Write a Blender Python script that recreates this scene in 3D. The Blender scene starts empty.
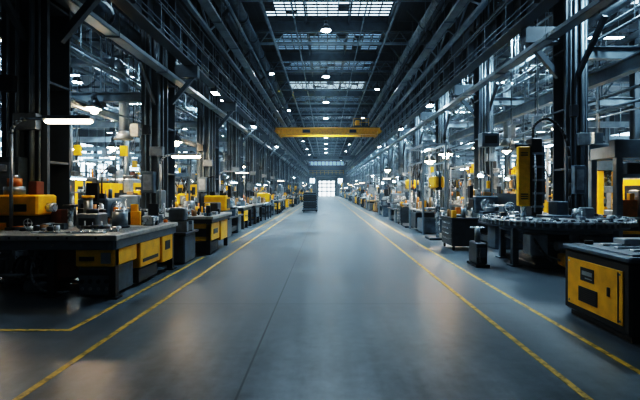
import bpy, math, random
from mathutils import Vector, Matrix
R = random.Random(7)
scene = bpy.context.scene
col = scene.collection
# ------------------------------------------------------------------ materials
M = {}
def newmat(name):
    m = bpy.data.materials.new(name); m.use_nodes = True
    nt = m.node_tree
    b = nt.nodes.get('Principled BSDF')
    return m, nt, b
def metal(name, c, rough=0.45, met=0.0, var=0.35, scale=6.0, dirt=(0.02,0.018,0.016), dirt_amt=0.35):
    m, nt, b = newmat(name)
    tc = nt.nodes.new('ShaderNodeTexCoord')
    n1 = nt.nodes.new('ShaderNodeTexNoise'); n1.inputs['Scale'].default_value = scale; n1.inputs['Detail'].default_value = 6
    nt.links.new(tc.outputs['Object'], n1.inputs['Vector'])
    r = nt.nodes.new('ShaderNodeValToRGB')
    r.color_ramp.elements[0].position = 0.35; r.color_ramp.elements[1].position = 0.62
    k = dirt_amt
    r.color_ramp.elements[0].color = (c[0]*(1-k)+dirt[0]*k, c[1]*(1-k)+dirt[1]*k, c[2]*(1-k)+dirt[2]*k, 1)
    r.color_ramp.elements[1].color = (*c, 1)
    nt.links.new(n1.outputs['Fac'], r.inputs['Fac'])
    nt.links.new(r.outputs['Color'], b.inputs['Base Color'])
    mr = nt.nodes.new('ShaderNodeMapRange')
    mr.inputs['To Min'].default_value = max(0.05, rough-0.12); mr.inputs['To Max'].default_value = rough+0.15
    nt.links.new(n1.outputs['Fac'], mr.inputs['Value'])
    nt.links.new(mr.outputs['Result'], b.inputs['Roughness'])
    b.inputs['Metallic'].default_value = met
    M[name] = m
def emis(name, c, s):
    m, nt, b = newmat(name)
    b.inputs['Base Color'].default_value = (*c, 1)
    b.inputs['Emission Color'].default_value = (*c, 1)
    b.inputs['Emission Strength'].default_value = s
    M[name] = m
metal('yellow_paint', (0.95,0.50,0.01), 0.36, dirt=(0.45,0.2,0.01), dirt_amt=0.35)
metal('orange_paint', (0.8,0.25,0.03), 0.4)
metal('black_paint', (0.014,0.017,0.021), 0.33)
metal('dark_steel', (0.05,0.063,0.075), 0.34, 0.3)
metal('blue_steel', (0.12,0.165,0.20), 0.38, 0.25)
metal('grey_steel', (0.30,0.345,0.375), 0.33, 0.4)
metal('bright_steel', (0.72,0.77,0.80), 0.25, 0.7)
metal('bench_top', (0.42,0.42,0.40), 0.33, 0.2, scale=9)
metal('rust_brown', (0.18,0.055,0.025), 0.6)
metal('cardboard', (0.32,0.19,0.09), 0.8)
metal('struct_steel', (0.072,0.098,0.118), 0.40, 0.2, scale=2)
metal('struct_light', (0.25,0.31,0.35), 0.36, 0.3, scale=2)
metal('roof_deck', (0.055,0.072,0.085), 0.6, scale=1)
metal('wall_clad', (0.09,0.11,0.13), 0.6, scale=0.7)
metal('rubber', (0.012,0.012,0.013), 0.6)
emis('skylight_glass', (0.62,0.84,1.0), 2.8)
emis('skylight_dim', (0.45,0.72,1.0), 0.45)
emis('window_glass', (0.62,0.84,1.0), 6.0)
emis('door_daylight', (0.78,0.91,1.0), 4.5)
emis('lamp_cool', (0.80,0.92,1.0), 70.0)
emis('lamp_warm', (1.0,0.72,0.45), 90.0)
emis('tube_cool', (0.70,0.88,1.0), 36.0)
emis('tube_warm', (1.0,0.74,0.48), 34.0)

def floor_mat():
    m, nt, b = newmat('floor_concrete')
    N = nt.nodes.new; L = nt.links.new
    g = N('ShaderNodeNewGeometry'); sep = N('ShaderNodeSeparateXYZ'); L(g.outputs['Position'], sep.inputs[0])
    n1 = N('ShaderNodeTexNoise'); n1.inputs['Scale'].default_value = 0.55; n1.inputs['Detail'].default_value = 8; n1.inputs['Roughness'].default_value = 0.68
    L(g.outputs['Position'], n1.inputs['Vector'])
    mp = N('ShaderNodeMapping'); mp.inputs['Scale'].default_value = (6, 0.45, 1); L(g.outputs['Position'], mp.inputs['Vector'])
    n2 = N('ShaderNodeTexNoise'); n2.inputs['Scale'].default_value = 1.0; n2.inputs['Detail'].default_value = 6; L(mp.outputs[0], n2.inputs['Vector'])
    n3 = N('ShaderNodeTexNoise'); n3.inputs['Scale'].default_value = 7; n3.inputs['Detail'].default_value = 9; n3.inputs['Roughness'].default_value = 0.75; L(g.outputs['Position'], n3.inputs['Vector'])
    def ma(a, k, c):
        x = N('ShaderNodeMath'); x.operation = 'MULTIPLY_ADD'; L(a, x.inputs[0]); x.inputs[1].default_value = k
        if c is None: x.inputs[2].default_value = 0
        else: L(c, x.inputs[2])
        return x.outputs[0]
    s = ma(n3.outputs['Fac'], 0.34, ma(n2.outputs['Fac'], 0.24, ma(n1.outputs['Fac'], 0.42, None)))
    r = N('ShaderNodeValToRGB'); r.color_ramp.elements[0].position = 0.38; r.color_ramp.elements[1].position = 0.62
    r.color_ramp.elements[0].color = (0.036,0.048,0.057,1); r.color_ramp.elements[1].color = (0.145,0.175,0.195,1)
    L(s, r.inputs['Fac'])
    def joint(out, period, off, w):
        a = N('ShaderNodeMath'); a.operation = 'ADD'; L(out, a.inputs[0]); a.inputs[1].default_value = off
        p = N('ShaderNodeMath'); p.operation = 'PINGPONG'; L(a.outputs[0], p.inputs[0]); p.inputs[1].default_value = period/2
        c = N('ShaderNodeMath'); c.operation = 'LESS_THAN'; L(p.outputs[0], c.inputs[0]); c.inputs[1].default_value = w
        return c.outputs[0]
    j1 = joint(sep.outputs['Y'], 3.2, 0.4, 0.007); j2 = joint(sep.outputs['X'], 6.4, 0.69, 0.010)
    jm = N('ShaderNodeMath'); jm.operation = 'MAXIMUM'; L(j1, jm.inputs[0]); L(j2, jm.inputs[1])
    mc = N('ShaderNodeMix'); mc.data_type = 'RGBA'
    jf = N('ShaderNodeMath'); jf.operation = 'MULTIPLY'; L(jm.outputs[0], jf.inputs[0]); jf.inputs[1].default_value = 0.75
    L(jf.outputs[0], mc.inputs['Factor']); L(r.outputs['Color'], mc.inputs['A']); mc.inputs['B'].default_value = (0.008,0.01,0.012,1)
    L(mc.outputs['Result'], b.inputs['Base Color'])
    mr = N('ShaderNodeMapRange'); mr.inputs['From Min'].default_value = 0.36; mr.inputs['From Max'].default_value = 0.64
    mr.inputs['To Min'].default_value = 0.27; mr.inputs['To Max'].default_value = 0.46
    L(s, mr.inputs['Value']); L(mr.outputs['Result'], b.inputs['Roughness'])
    b.inputs['IOR'].default_value = 1.6
    M['floor'] = m
    m, nt, b = newmat('floor_line_paint')
    N = nt.nodes.new; L = nt.links.new
    g = N('ShaderNodeNewGeometry'); n = N('ShaderNodeTexNoise'); n.inputs['Scale'].default_value = 9; n.inputs['Detail'].default_value = 10; n.inputs['Roughness'].default_value = 0.7
    L(g.outputs['Position'], n.inputs['Vector'])
    r = N('ShaderNodeValToRGB'); r.color_ramp.elements[0].position = 0.36; r.color_ramp.elements[1].position = 0.54
    r.color_ramp.elements[0].color = (0.14,0.11,0.05,1); r.color_ramp.elements[1].color = (0.70,0.42,0.07,1)
    L(n.outputs['Fac'], r.inputs['Fac']); L(r.outputs['Color'], b.inputs['Base Color']); b.inputs['Roughness'].default_value = 0.45
    M['line'] = m
floor_mat()

# ------------------------------------------------------------------ builder
class B:
    def __init__(s): s.v=[]; s.f=[]; s.m=[]; s.sm=[]; s.mats=[]
    def mi(s, k):
        if k not in s.mats: s.mats.append(k)
        return s.mats.index(k)
    def box(s, x0,x1,y0,y1,z0,z1, mat, c=0.0):
        k=s.mi(mat)
        if c<=0:
            i=len(s.v)
            s.v += [(x0,y0,z0),(x1,y0,z0),(x1,y1,z0),(x0,y1,z0),(x0,y0,z1),(x1,y0,z1),(x1,y1,z1),(x0,y1,z1)]
            fs=[(0,3,2,1),(4,5,6,7),(0,1,5,4),(1,2,6,5),(2,3,7,6),(3,0,4,7)]
            for f in fs: s.f.append(tuple(i+a for a in f)); s.m.append(k); s.sm.append(False)
            return
        c=min(c,(x1-x0)*.24,(y1-y0)*.24,(z1-z0)*.45)
        def ring(z,a):
            b_=a+c
            return [(x0+b_,y0+a,z),(x1-b_,y0+a,z),(x1-a,y0+b_,z),(x1-a,y1-b_,z),(x1-b_,y1-a,z),(x0+b_,y1-a,z),(x0+a,y1-b_,z),(x0+a,y0+b_,z)]
        i=len(s.v)
        for r_ in (ring(z0,c),ring(z0+c,0),ring(z1-c,0),ring(z1,c)): s.v+=r_
        for q in range(3):
            for a in range(8):
                b2=(a+1)%8
                s.f.append((i+q*8+a,i+q*8+b2,i+(q+1)*8+b2,i+(q+1)*8+a)); s.m.append(k); s.sm.append(False)
        s.f.append(tuple(i+7-a for a in range(8))); s.m.append(k); s.sm.append(False)
        s.f.append(tuple(i+24+a for a in range(8))); s.m.append(k); s.sm.append(False)
    def cyl(s,p0,p1,r,mat,n=12,r1=None,caps=True):
        p0=Vector(p0);p1=Vector(p1); d=(p1-p0)
        if d.length<1e-6: return
        d.normalize(); a=Vector((0,0,1)) if abs(d.z)<0.9 else Vector((1,0,0))
        u=d.cross(a).normalized(); w=d.cross(u)
        if r1 is None: r1=r
        k=s.mi(mat); i=len(s.v); off=math.pi/4 if n==4 else 0
        for j in range(n):
            t=2*math.pi*j/n+off; e=u*math.cos(t)+w*math.sin(t)
            s.v.append(tuple(p0+e*r)); s.v.append(tuple(p1+e*r1))
        for j in range(n):
            b2=(j+1)%n
            s.f.append((i+2*j,i+2*b2,i+2*b2+1,i+2*j+1)); s.m.append(k); s.sm.append(n>5)
        if caps:
            s.f.append(tuple(i+2*j for j in reversed(range(n)))); s.m.append(k); s.sm.append(False)
            s.f.append(tuple(i+2*j+1 for j in range(n))); s.m.append(k); s.sm.append(False)
    def ball(s,c,r,mat,n=12,m=7):
        for q in range(m):
            t0=math.pi*q/m; t1=math.pi*(q+1)/m
            s.cyl((c[0],c[1],c[2]-r*math.cos(t0)),(c[0],c[1],c[2]-r*math.cos(t1)),max(r*math.sin(t0),1e-4),mat,n,r1=max(r*math.sin(t1),1e-4),caps=False)
    def tube(s,pts,r,mat,n=8):
        for a,b_ in zip(pts[:-1],pts[1:]):
            s.cyl(a,b_,r,mat,n)
    def curve(s,pts,r,mat,n=8,sub=6):
        P=[Vector(p) for p in pts]; out=[]
        P=[P[0]]+P+[P[-1]]
        for i in range(1,len(P)-2):
            for t in range(sub):
                t/=sub; a,b_,c,d=P[i-1],P[i],P[i+1],P[i+2]
                out.append(0.5*((2*b_)+(-a+c)*t+(2*a-5*b_+4*c-d)*t*t+(-a+3*b_-3*c+d)*t**3))
        out.append(P[-2]); s.tube(out,r,mat,n)
    def disc_wheel(s,c,axis,r,t,mat,spokes=4):
        c=Vector(c); ax=Vector(axis).normalized(); a=Vector((0,0,1)) if abs(ax.z)<.9 else Vector((1,0,0))
        u=ax.cross(a).normalized(); w=ax.cross(u); n=16
        pts=[c+(u*math.cos(2*math.pi*j/n)+w*math.sin(2*math.pi*j/n))*r for j in range(n+1)]
        s.tube(pts,t,mat,6)
        for q in range(spokes):
            s.cyl(c,pts[int(q*n/spokes)],t*.8,mat,6)
        s.cyl(c-ax*t*2,c+ax*t*2,r*.22,mat,10)
    def ibeam(s,axis,a0,a1,c1,z0,z1,w,mat,t=0.03):
        if axis=='y':
            s.box(c1-w/2,c1+w/2,a0,a1,z0,z0+t,mat); s.box(c1-w/2,c1+w/2,a0,a1,z1-t,z1,mat); s.box(c1-t/2,c1+t/2,a0,a1,z0+t,z1-t,mat)
        else:
            s.box(a0,a1,c1-w/2,c1+w/2,z0,z0+t,mat); s.box(a0,a1,c1-w/2,c1+w/2,z1-t,z1,mat); s.box(a0,a1,c1-t/2,c1+t/2,z0+t,z1-t,mat)
    def mesh(s,name):
        me=bpy.data.meshes.new(name+'_mesh'); me.from_pydata(s.v,[],s.f)
        for k in s.mats: me.materials.append(M[k])
        me.polygons.foreach_set('material_index',s.m); me.polygons.foreach_set('use_smooth',s.sm)
        me.update(); return me
    def obj(s,name,loc=(0,0,0),rot=0):
        return inst(name,s.mesh(name),loc,rot)
def inst(name,me,loc,rot=0):
    o=bpy.data.objects.new(name,me); o.location=loc; o.rotation_euler=(0,0,rot); col.objects.link(o); return o

LEN=114.0; YB=-5.0; XW=26.0; ZR=12.0; ZS=9.0; XN=5.75
# ------------------------------------------------------------------ shell
b=B(); b.box(-XW,XW,YB,LEN,-0.2,0,'floor'); b.obj('floor')
b=B()
b.box(-XN-.3,XN+.8,YB,LEN,ZR,ZR+.2,'roof_deck')
b.box(-XW,-XN-.3,YB,LEN,ZS,ZS+.2,'roof_deck'); b.box(XN+.8,XW,YB,LEN,ZS,ZS+.2,'roof_deck')
x=-XN-.2
while x<XN+.7:
    b.box(x,x+.08,YB,LEN,ZR-.05,ZR,'roof_deck'); x+=.45
b.obj('ceiling')
b=B(); b.box(-XN-.45,-XN-.3,YB,LEN,ZS+.2,ZR+.2,'wall_clad'); b.obj('wall_clerestory_left')
b=B(); b.box(XN+.8,XN+.95,YB,LEN,ZS+.2,ZR+.2,'wall_clad'); b.obj('wall_clerestory_right')
b=B(); b.box(-XW-.2,-XW,YB,LEN,0,ZS+.2,'wall_clad'); b.obj('wall_left')
b=B(); b.box(XW,XW+.2,YB,LEN,0,ZS+.2,'wall_clad'); b.obj('wall_right')
b=B(); b.box(-XW-.2,XW+.2,YB-.2,YB,0,ZR+.2,'wall_clad'); b.obj('wall_back')
b=B(); b.box(-XW-.2,XW+.2,LEN,LEN+.2,0,ZR+.2,'wall_clad'); b.obj('wall_front')
wn=1
for s in (-1,1):
    for y in range(6,110,6):
        b=B(); X=s*XW; xi=X-s*.03
        b.box(min(X,xi),max(X,xi),y+.4,y+5.6,2.6,6.6,'window_glass')
        xa=X-s*.10
        for q in range(5):
            yy=y+.4+q*1.3; b.box(min(X,xa),max(X,xa),yy-.05,yy+.05,2.5,6.7,'black_paint')
        for z in (2.55,3.5,4.5,5.5,6.6): b.box(min(X,xa),max(X,xa),y+.4,y+5.6,z-.04,z+.04,'black_paint')
        b.obj('window_%d'%wn); wn+=1
for (x0,x1) in ((-24,-17),(-15,-8),(8,15),(17,24)):
    b=B(); b.box(x0,x1,LEN-.04,LEN,2.5,7.5,'window_glass')
    q=x0
    while q<=x1: b.box(q-.06,q+.06,LEN-.12,LEN,2.4,7.6,'black_paint'); q+=1
    for z in (2.5,4.1,5.8,7.5): b.box(x0,x1,LEN-.12,LEN,z-.06,z+.06,'black_paint')
    b.obj('window_%d'%wn); wn+=1
b=B(); b.box(-1.9,2.3,LEN-.05,LEN,0.02,4.0,'door_daylight')
b.box(-2.3,-1.9,LEN-.25,LEN,0.02,4.4,'struct_steel'); b.box(2.3,2.7,LEN-.25,LEN,0.02,4.4,'struct_steel'); b.box(-2.3,2.7,LEN-.25,LEN,4.0,4.4,'struct_steel')
b.box(.1,.4,LEN-.12,LEN,0.02,4.0,'struct_steel')
for q in (-1.1,1.3): b.box(q-.14,q+.14,LEN-.12,LEN,0.02,4.0,'struct_steel')
for z in (1.1,2.2,3.1): b.box(-1.9,2.3,LEN-.12,LEN,z,z+.3,'struct_steel')
b.obj('door_1')
b=B(); b.box(-4.6,4.8,LEN-.05,LEN,8.2,10.6,'skylight_dim')
for q in range(-4,6): b.box(q-.3,q-.15,LEN-.12,LEN,8.1,10.7,'black_paint')
b.box(-4.6,4.8,LEN-.12,LEN,9.2,9.5,'black_paint'); b.obj('window_%d'%wn); wn+=1
b=B()
b.box(-4.4,-2.5,LEN-3,LEN-.3,0,5.2,'wall_clad'); b.box(2.9,4.6,LEN-3,LEN-.3,0,5.2,'wall_clad'); b.box(-4.4,4.6,LEN-3,LEN-.3,5.2,5.6,'struct_steel')
for z in (6.1,6.6): b.cyl((-4.4,LEN-3,z),(4.6,LEN-3,z),.04,'yellow_paint',6)
q=-4.4
while q<4.7: b.cyl((q,LEN-3,5.6),(q,LEN-3,6.6),.04,'yellow_paint',6); q+=1
for x in (-3.9,-3.2,3.4,4.0): b.box(x-.25,x+.25,LEN-3.03,LEN-3,3.4,4.6,'window_glass')
b.obj('mezzanine_office')

# skylights
def skyl(w0,w1,mt,seed):
    b=B(); r=random.Random(seed)
    n=int(round((w1-w0)/.6))
    b.box(w0,w1,.8,5.2,ZR-.12,ZR-.06,mt)
    for q in range(n+1): b.box(w0+q*.6-.035,w0+q*.6+.035,.8,5.2,ZR-.17,ZR-.12,'black_paint')
    for q in range(12): b.box(w0,w1,.8+q*.4-.07,.8+q*.4+.07,ZR-.16,ZR-.12,'black_paint')
    for _ in range(11):
        x=w0+.6*r.randint(0,n-1); y=.8+.4*r.randint(0,9); b.box(x,x+.6,y,y+.4*r.randint(1,2),ZR-.14,ZR-.125,'roof_deck')
    return b.mesh('skylight_panel')
SKB=[skyl(-3.6,3.6,'skylight_glass',i) for i in range(2)]; SKD=[skyl(-3.6,3.6,'skylight_dim',i+5) for i in range(2)]
for y in range(-4,112,6):
    bright = y in (20,38,56,74,92,8,-4)
    inst('skylight_panel',(SKB if bright else SKD)[(y//6)%2],(0.1,y,0))
for s in (-1,1):
    for y in range(12,108,12):
        b=B(); b.box(-1.1,1.1,0,3.6,ZS-.08,ZS-.03,'skylight_glass')
        for q in range(5): b.box(-1.1+q*.55-.03,-1.1+q*.55+.03,0,3.6,ZS-.14,ZS-.08,'black_paint')
        for q in range(4): b.box(-1.1,1.1,q*1.2-.03,q*1.2+.03,ZS-.14,ZS-.08,'black_paint')
        b.obj('skylight_panel',(s*12.8,y+1.2,0))
        if (y//12)%2==0: b.obj('skylight_panel',(s*20,y+1.2,0))

# ------------------------------------------------------------------ columns
def column(w,d,h,side,near):
    b=B(); t=.05
    b.box(-w/2,w/2,-d/2,-d/2+t,0,h,'struct_steel'); b.box(-w/2,w/2,d/2-t,d/2,0,h,'struct_steel'); b.box(-.03,.03,-d/2,d/2,0,h,'struct_steel')
    b.box(-w/2,-w/2+.09,-d/2-.03,-d/2,0,h,'struct_steel'); b.box(w/2-.09,w/2,-d/2-.03,-d/2,0,h,'struct_steel')
    b.box(-w/2-.1,w/2+.1,-d/2-.1,d/2+.1,0,.05,'struct_steel')
    z=.6
    while z<h-1:
        b.box(-w/2+.01,w/2-.01,-d/2-.02,d/2-.02,z,z+.05,'struct_steel'); z+=1.5
    for q,xx in enumerate((-w*.32,-w*.12,w*.2,w*.36)):
        b.cyl((xx,-d/2-.07,0.05),(xx,-d/2-.07,h-2-q),.022+.012*(q%3),'struct_light',8)
    b.box(-w*.38,w*.1,-d/2-.3,-d/2-.05,1.5,2.2,'blue_steel',.01); b.box(-w*.3,w*.02,-d/2-.31,-d/2-.3,1.6,2.1,'grey_steel')
    b.box(-w*.1,w*.4,-d/2-.22,-d/2-.05,2.7,3.0,'grey_steel',.01); b.box(-w*.4,-w*.1,-d/2-.2,-d/2-.05,3.4,3.7,'dark_steel',.01)
    sg=-side
    b.box(*sorted((sg*w/2,sg*(w/2+.9))),-.12,.12,5.35,5.75,'struct_steel')
    b.cyl((sg*w/2,0,4.5),(sg*(w/2+.75),0,5.4),.09,'struct_steel',4)
    b.cyl((sg*w/2,0,9.6),(sg*(w/2+1.6),0,11.3),.09,'struct_steel',4)
    b.cyl((0,d/2,7.2),(0,d/2+1.2,8.4),.08,'struct_steel',4); b.cyl((0,-d/2,7.2),(0,-d/2-1.2,8.4),.08,'struct_steel',4)
    b.cyl((0,d/2,4.4),(0,d/2+1.1,5.5),.07,'struct_steel',4); b.cyl((0,-d/2,4.4),(0,-d/2-1.1,5.5),.07,'struct_steel',4)
    b.cyl((-sg*w/2,0,6.9),(-sg*(w/2+1.2),0,7.9),.09,'struct_steel',4)
    return b.mesh('steel_column')
XL=-5.6; XR=6.25
YL=[2.3+6*k for k in range(19)]; YR=[4.95+6*k for k in range(18)]
cl=column(.85,.7,11.9,-1,1); cr=column(.55,.6,11.9,1,1)
for y in YL: inst('steel_column',cl,(XL,y,0))
for y in YR: inst('steel_column',cr,(XR,y,0))
b=B(); b.box(-.14,.14,-.16,-.12,0,ZS-1.1,'struct_steel'); b.box(-.14,.14,.12,.16,0,ZS-1.1,'struct_steel'); b.box(-.02,.02,-.14,.14,0,ZS-1.1,'struct_steel'); b.box(-.25,.25,-.25,.25,0,.04,'struct_steel')
b.cyl((.1,-.2,0),(.1,-.2,6),.03,'struct_light',8); me_slim=b.mesh('slim_steel_column')
for y in YL[1:]:
    inst('slim_steel_column',me_slim,(-12.3,y,0)); inst('slim_steel_column',me_slim,(-19,y,0))
for y in YR[1:]:
    inst('slim_steel_column',me_slim,(12.3,y,0)); inst('slim_steel_column',me_slim,(19,y,0))

# ------------------------------------------------------------------ runway girders, lattice beams, pipes
def runway(xg,name):
    b=B(); Y0,Y1=-3,LEN-3.5
    b.ibeam('y',Y0,Y1,xg,5.75,6.6,.36,'struct_steel',.05)
    b.box(xg-.04,xg+.04,Y0,Y1,6.6,6.68,'bright_steel')
    sg=1 if xg<0 else -1
    for z in (5.9,6.05,6.45): b.cyl((xg+sg*.2,Y0,z),(xg+sg*.2,Y1,z),.02,'struct_light',6)
    y=Y0
    while y<Y1: b.box(xg-.16,xg+.16,y,y+.03,5.79,6.56,'struct_steel'); b.box(*sorted((xg+sg*.03,xg+sg*.22)),y+.7,y+.74,5.85,6.5,'struct_light'); y+=1.5
    return b.obj(name)
runway(-4.55,'crane_runway_girder'); runway(4.95,'crane_runway_girder')
def lattice(name,xc,z0,z1,mat='struct_steel',step=1.5,y0=-3,y1=LEN-3.5,r=.05):
    b=B(); b.box(xc-.09,xc+.09,y0,y1,z0-.07,z0+.07,mat); b.box(xc-.09,xc+.09,y0,y1,z1-.07,z1+.07,mat)
    y=y0; k=0
    while y<y1-step:
        a,c=(z0,z1) if k%2==0 else (z1,z0)
        b.cyl((xc,y,a),(xc,y+step,c),r,mat,4); y+=step; k+=1
        if k%2==0: b.cyl((xc,y,z0),(xc,y,z1),r*.8,mat,4)
    return b.obj(name)
lattice('lattice_girder',-4.95,8.3,9.2,'struct_light'); lattice('lattice_girder',5.5,8.1,8.95,'struct_light')
lattice('lattice_girder',-9.0,7.0,7.8); lattice('lattice_girder',9.6,7.0,7.8)
lattice('lattice_girder',-15.5,6.8,7.8); lattice('lattice_girder',15.5,6.8,7.8)
b=B(); b.ibeam('y',-3,LEN-.5,-5.0,10.3,10.9,.3,'struct_light'); b.obj('eaves_beam')
b=B(); b.ibeam('y',-3,LEN-.5,5.55,10.3,10.9,.3,'struct_light'); b.obj('eaves_beam')
def tray(name,xc,z,w,mat='struct_light',y0=-3,y1=LEN-3.5,cables=4,hang=None):
    b=B(); b.box(xc-w/2,xc+w/2,y0,y1,z,z+.015,mat); b.box(xc-w/2,xc-w/2+.015,y0,y1,z,z+.11,mat); b.box(xc+w/2-.015,xc+w/2,y0,y1,z,z+.11,mat)
    for q in range(cables):
        xx=xc-w/2+.05+(w-.1)*q/max(1,cables-1); b.cyl((xx,y0,z+.045),(xx,y1,z+.045),.022,'rubber',6)
    if hang:
        y=y0+1
        while y<y1: 
            b.cyl((xc-w/2-.01,y,z),(xc-w/2-.01,y,hang),.012,mat,4); b.cyl((xc+w/2+.01,y,z),(xc+w/2+.01,y,hang),.012,mat,4); b.box(xc-w/2-.03,xc+w/2+.03,y-.02,y+.02,z-.03,z,mat); y+=3
    return b.obj(name)
tray('cable_tray',-5.0,5.2,.3,hang=5.75)
tray('cable_tray',-4.1,7.9,.35,hang=10.3); tray('cable_tray',4.6,7.9,.3,hang=10.3)
tray('cable_tray',5.3,5.15,.26,hang=5.4)
for xa,s in ((-5.0,-1),(5.55,1)):
    b=B(); b.box(xa-.25,xa+.25,-3,LEN-3.5,6.7,6.74,'struct_steel')
    xr=xa+(.24 if s<0 else -.24)
    for z in (7.2,7.7): b.cyl((xr,-3,z),(xr,LEN-3.5,z),.022,'struct_light',6)
    y=-3
    while y<LEN-3.5: b.cyl((xr,y,6.74),(xr,y,7.7),.02,'struct_light',6); y+=1.5
    b.obj('maintenance_walkway')
def pipe(name,x,z,r,mat='struct_light',y0=-3,y1=LEN-3.5,hang=None):
    b=B(); b.cyl((x,y0,z),(x,y1,z),r,mat,12)
    y=y0+.5
    while y<y1:
        b.cyl((x,y,z),(x,y+.08,z),r*1.25,mat,12)
        if hang: b.cyl((x,y+.04,z),(x,y+.04,hang),.012,mat,4)
        y+=3
    return b.obj(name)
for x,z,r in ((-4.4,8.3,.06),(-4.3,9.7,.09),(-6.5,6.2,.12),(-7.2,5.6,.06),(-7.5,7.4,.2),(-8.6,4.9,.05),(-9.8,6.4,.08),(-11,5.4,.06),(-14,6.5,.15),(-6.9,4.1,.035),(-10.4,7.4,.05),(-6.3,5.0,.04),(-6.45,5.3,.04),(-8.2,6.6,.06),(-12.9,5.6,.05)):
    pipe('overhead_pipe',x,z,r,R.choice(['struct_light','struct_steel','struct_light']),hang=(ZS if x<-6 else 10.3))
for x,z,r in ((5.0,8.3,.05),(4.9,9.5,.1),(7.4,6.3,.07),(8.0,3.9,.045),(8.6,5.9,.1),(9.3,7.5,.18),(10.2,5.0,.06),(11,6.7,.06),(14,6.0,.12),(7.7,7.6,.05),(9.9,4.2,.03),(6.9,5.4,.04),(7.0,5.7,.04),(8.1,5.2,.05),(12.9,5.2,.05)):
    pipe('overhead_pipe',x,z,r,R.choice(['struct_light','struct_steel','struct_light']),hang=(ZS if x>6.5 else 10.3))
pipe('ventilation_duct',5.0,10.0,.26,'grey_steel',hang=11.2); pipe('ventilation_duct',-4.25,10.35,.28,'blue_steel',hang=11.2); pipe('ventilation_duct',-6.6,6.75,.32,'blue_steel',hang=ZS)
b=B(); b.ibeam('y',1,100,7.0,4.3,4.65,.22,'struct_light',.03)
y=3
while y<100: b.cyl((7.0,y,4.65),(7.0,y,ZS),.03,'struct_light',6); y+=3
b.obj('monorail_beam')
b=B(); b.ibeam('y',1,100,-7.9,4.2,4.45,.18,'struct_light',.03)
y=3
while y<100: b.cyl((-7.9,y,4.45),(-7.9,y,ZS),.03,'struct_light',6); y+=3
b.obj('monorail_beam')

# nave roof beams
b=B(); b.ibeam('x',-XN-.25,XN+.75,0,ZR-.75,ZR-.1,.28,'struct_steel',.035)
x=-5
while x<6: b.cyl((x,0,ZR-1.45),(x+.5,0,ZR-.75),.035,'struct_light',4); b.cyl((x+.5,0,ZR-.75),(x+1,0,ZR-1.45),.035,'struct_light',4); x+=1
b.box(-XN-.2,XN+.7,-.08,.08,ZR-1.55,ZR-1.42,'struct_light')
for yy in (-.5,.5): b.cyl((-4.5,yy,ZR-1.0),(5,yy,ZR-1.0),.03,'struct_light',6)
me_rb=b.mesh('roof_beam')
for y in range(-4,114,6): inst('roof_beam',me_rb,(0,y+.0,0))
for x in (-3.6,-1.2,1.4,3.8):
    b=B(); b.box(x-.05,x+.05,-3,LEN-.2,ZR-.32,ZR-.05,'struct_steel'); b.obj('roof_purlin')
b=B()
b.cyl((-1.6,-3,10.2),(-1.6,LEN-1,10.2),.05,'struct_light',8)
b.cyl((1.9,-3,10.2),(1.9,LEN-1,10.2),.04,'struct_light',8)
b.cyl((-2.9,-3,10.0),(-2.9,LEN-1,10.0),.08,'struct_light',10); b.cyl((3.3,-3,10.0),(3.3,LEN-1,10.0),.07,'struct_light',10)
for y in range(-4,112,6):
    for x in (-2.9,-1.6,1.9,3.3): b.cyl((x,y,10.1),(x,y,ZR-1.5),.012,'struct_light',4)
b.obj('sprinkler_pipe')

def truss(L):
    b=B(); b.box(0,L,-.07,.07,8.65,8.8,'struct_steel'); b.box(0,L,-.07,.07,7.85,7.98,'struct_steel')
    x=0;k=0
    while x<L-1.0:
        a,c=(7.92,8.7) if k%2==0 else (8.7,7.92); b.cyl((x,0,a),(x+1.1,0,c),.045,'struct_steel',4); x+=1.1;k+=1
    return b.mesh('roof_truss')
tl=truss(19.4)
for y in YL: inst('roof_truss',tl,(XL-.4,y,0),math.pi)
for y in YR: inst('roof_truss',tl,(XR+.3,y,0))
def cross(L,z):
    b=B(); b.ibeam('x',0,L,0,z,z+.32,.18,'struct_light',.025)
    x=1.5
    while x<L: b.box(x-.1,x+.1,-.2,.1,z-.15,z,'dark_steel'); b.cyl((x,0,z+.32),(x,0,7.9),.02,'struct_light',5); x+=2.6
    return b.mesh('transverse_beam')
cm=cross(19.2,4.55); cm2=cross(19.0,4.95)
for y in YL[1:]: inst('transverse_beam',cm,(XL-.45,y,0),math.pi)
for y in YR[1:]: inst('transverse_beam',cm2,(XR+.3,y,0))

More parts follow.
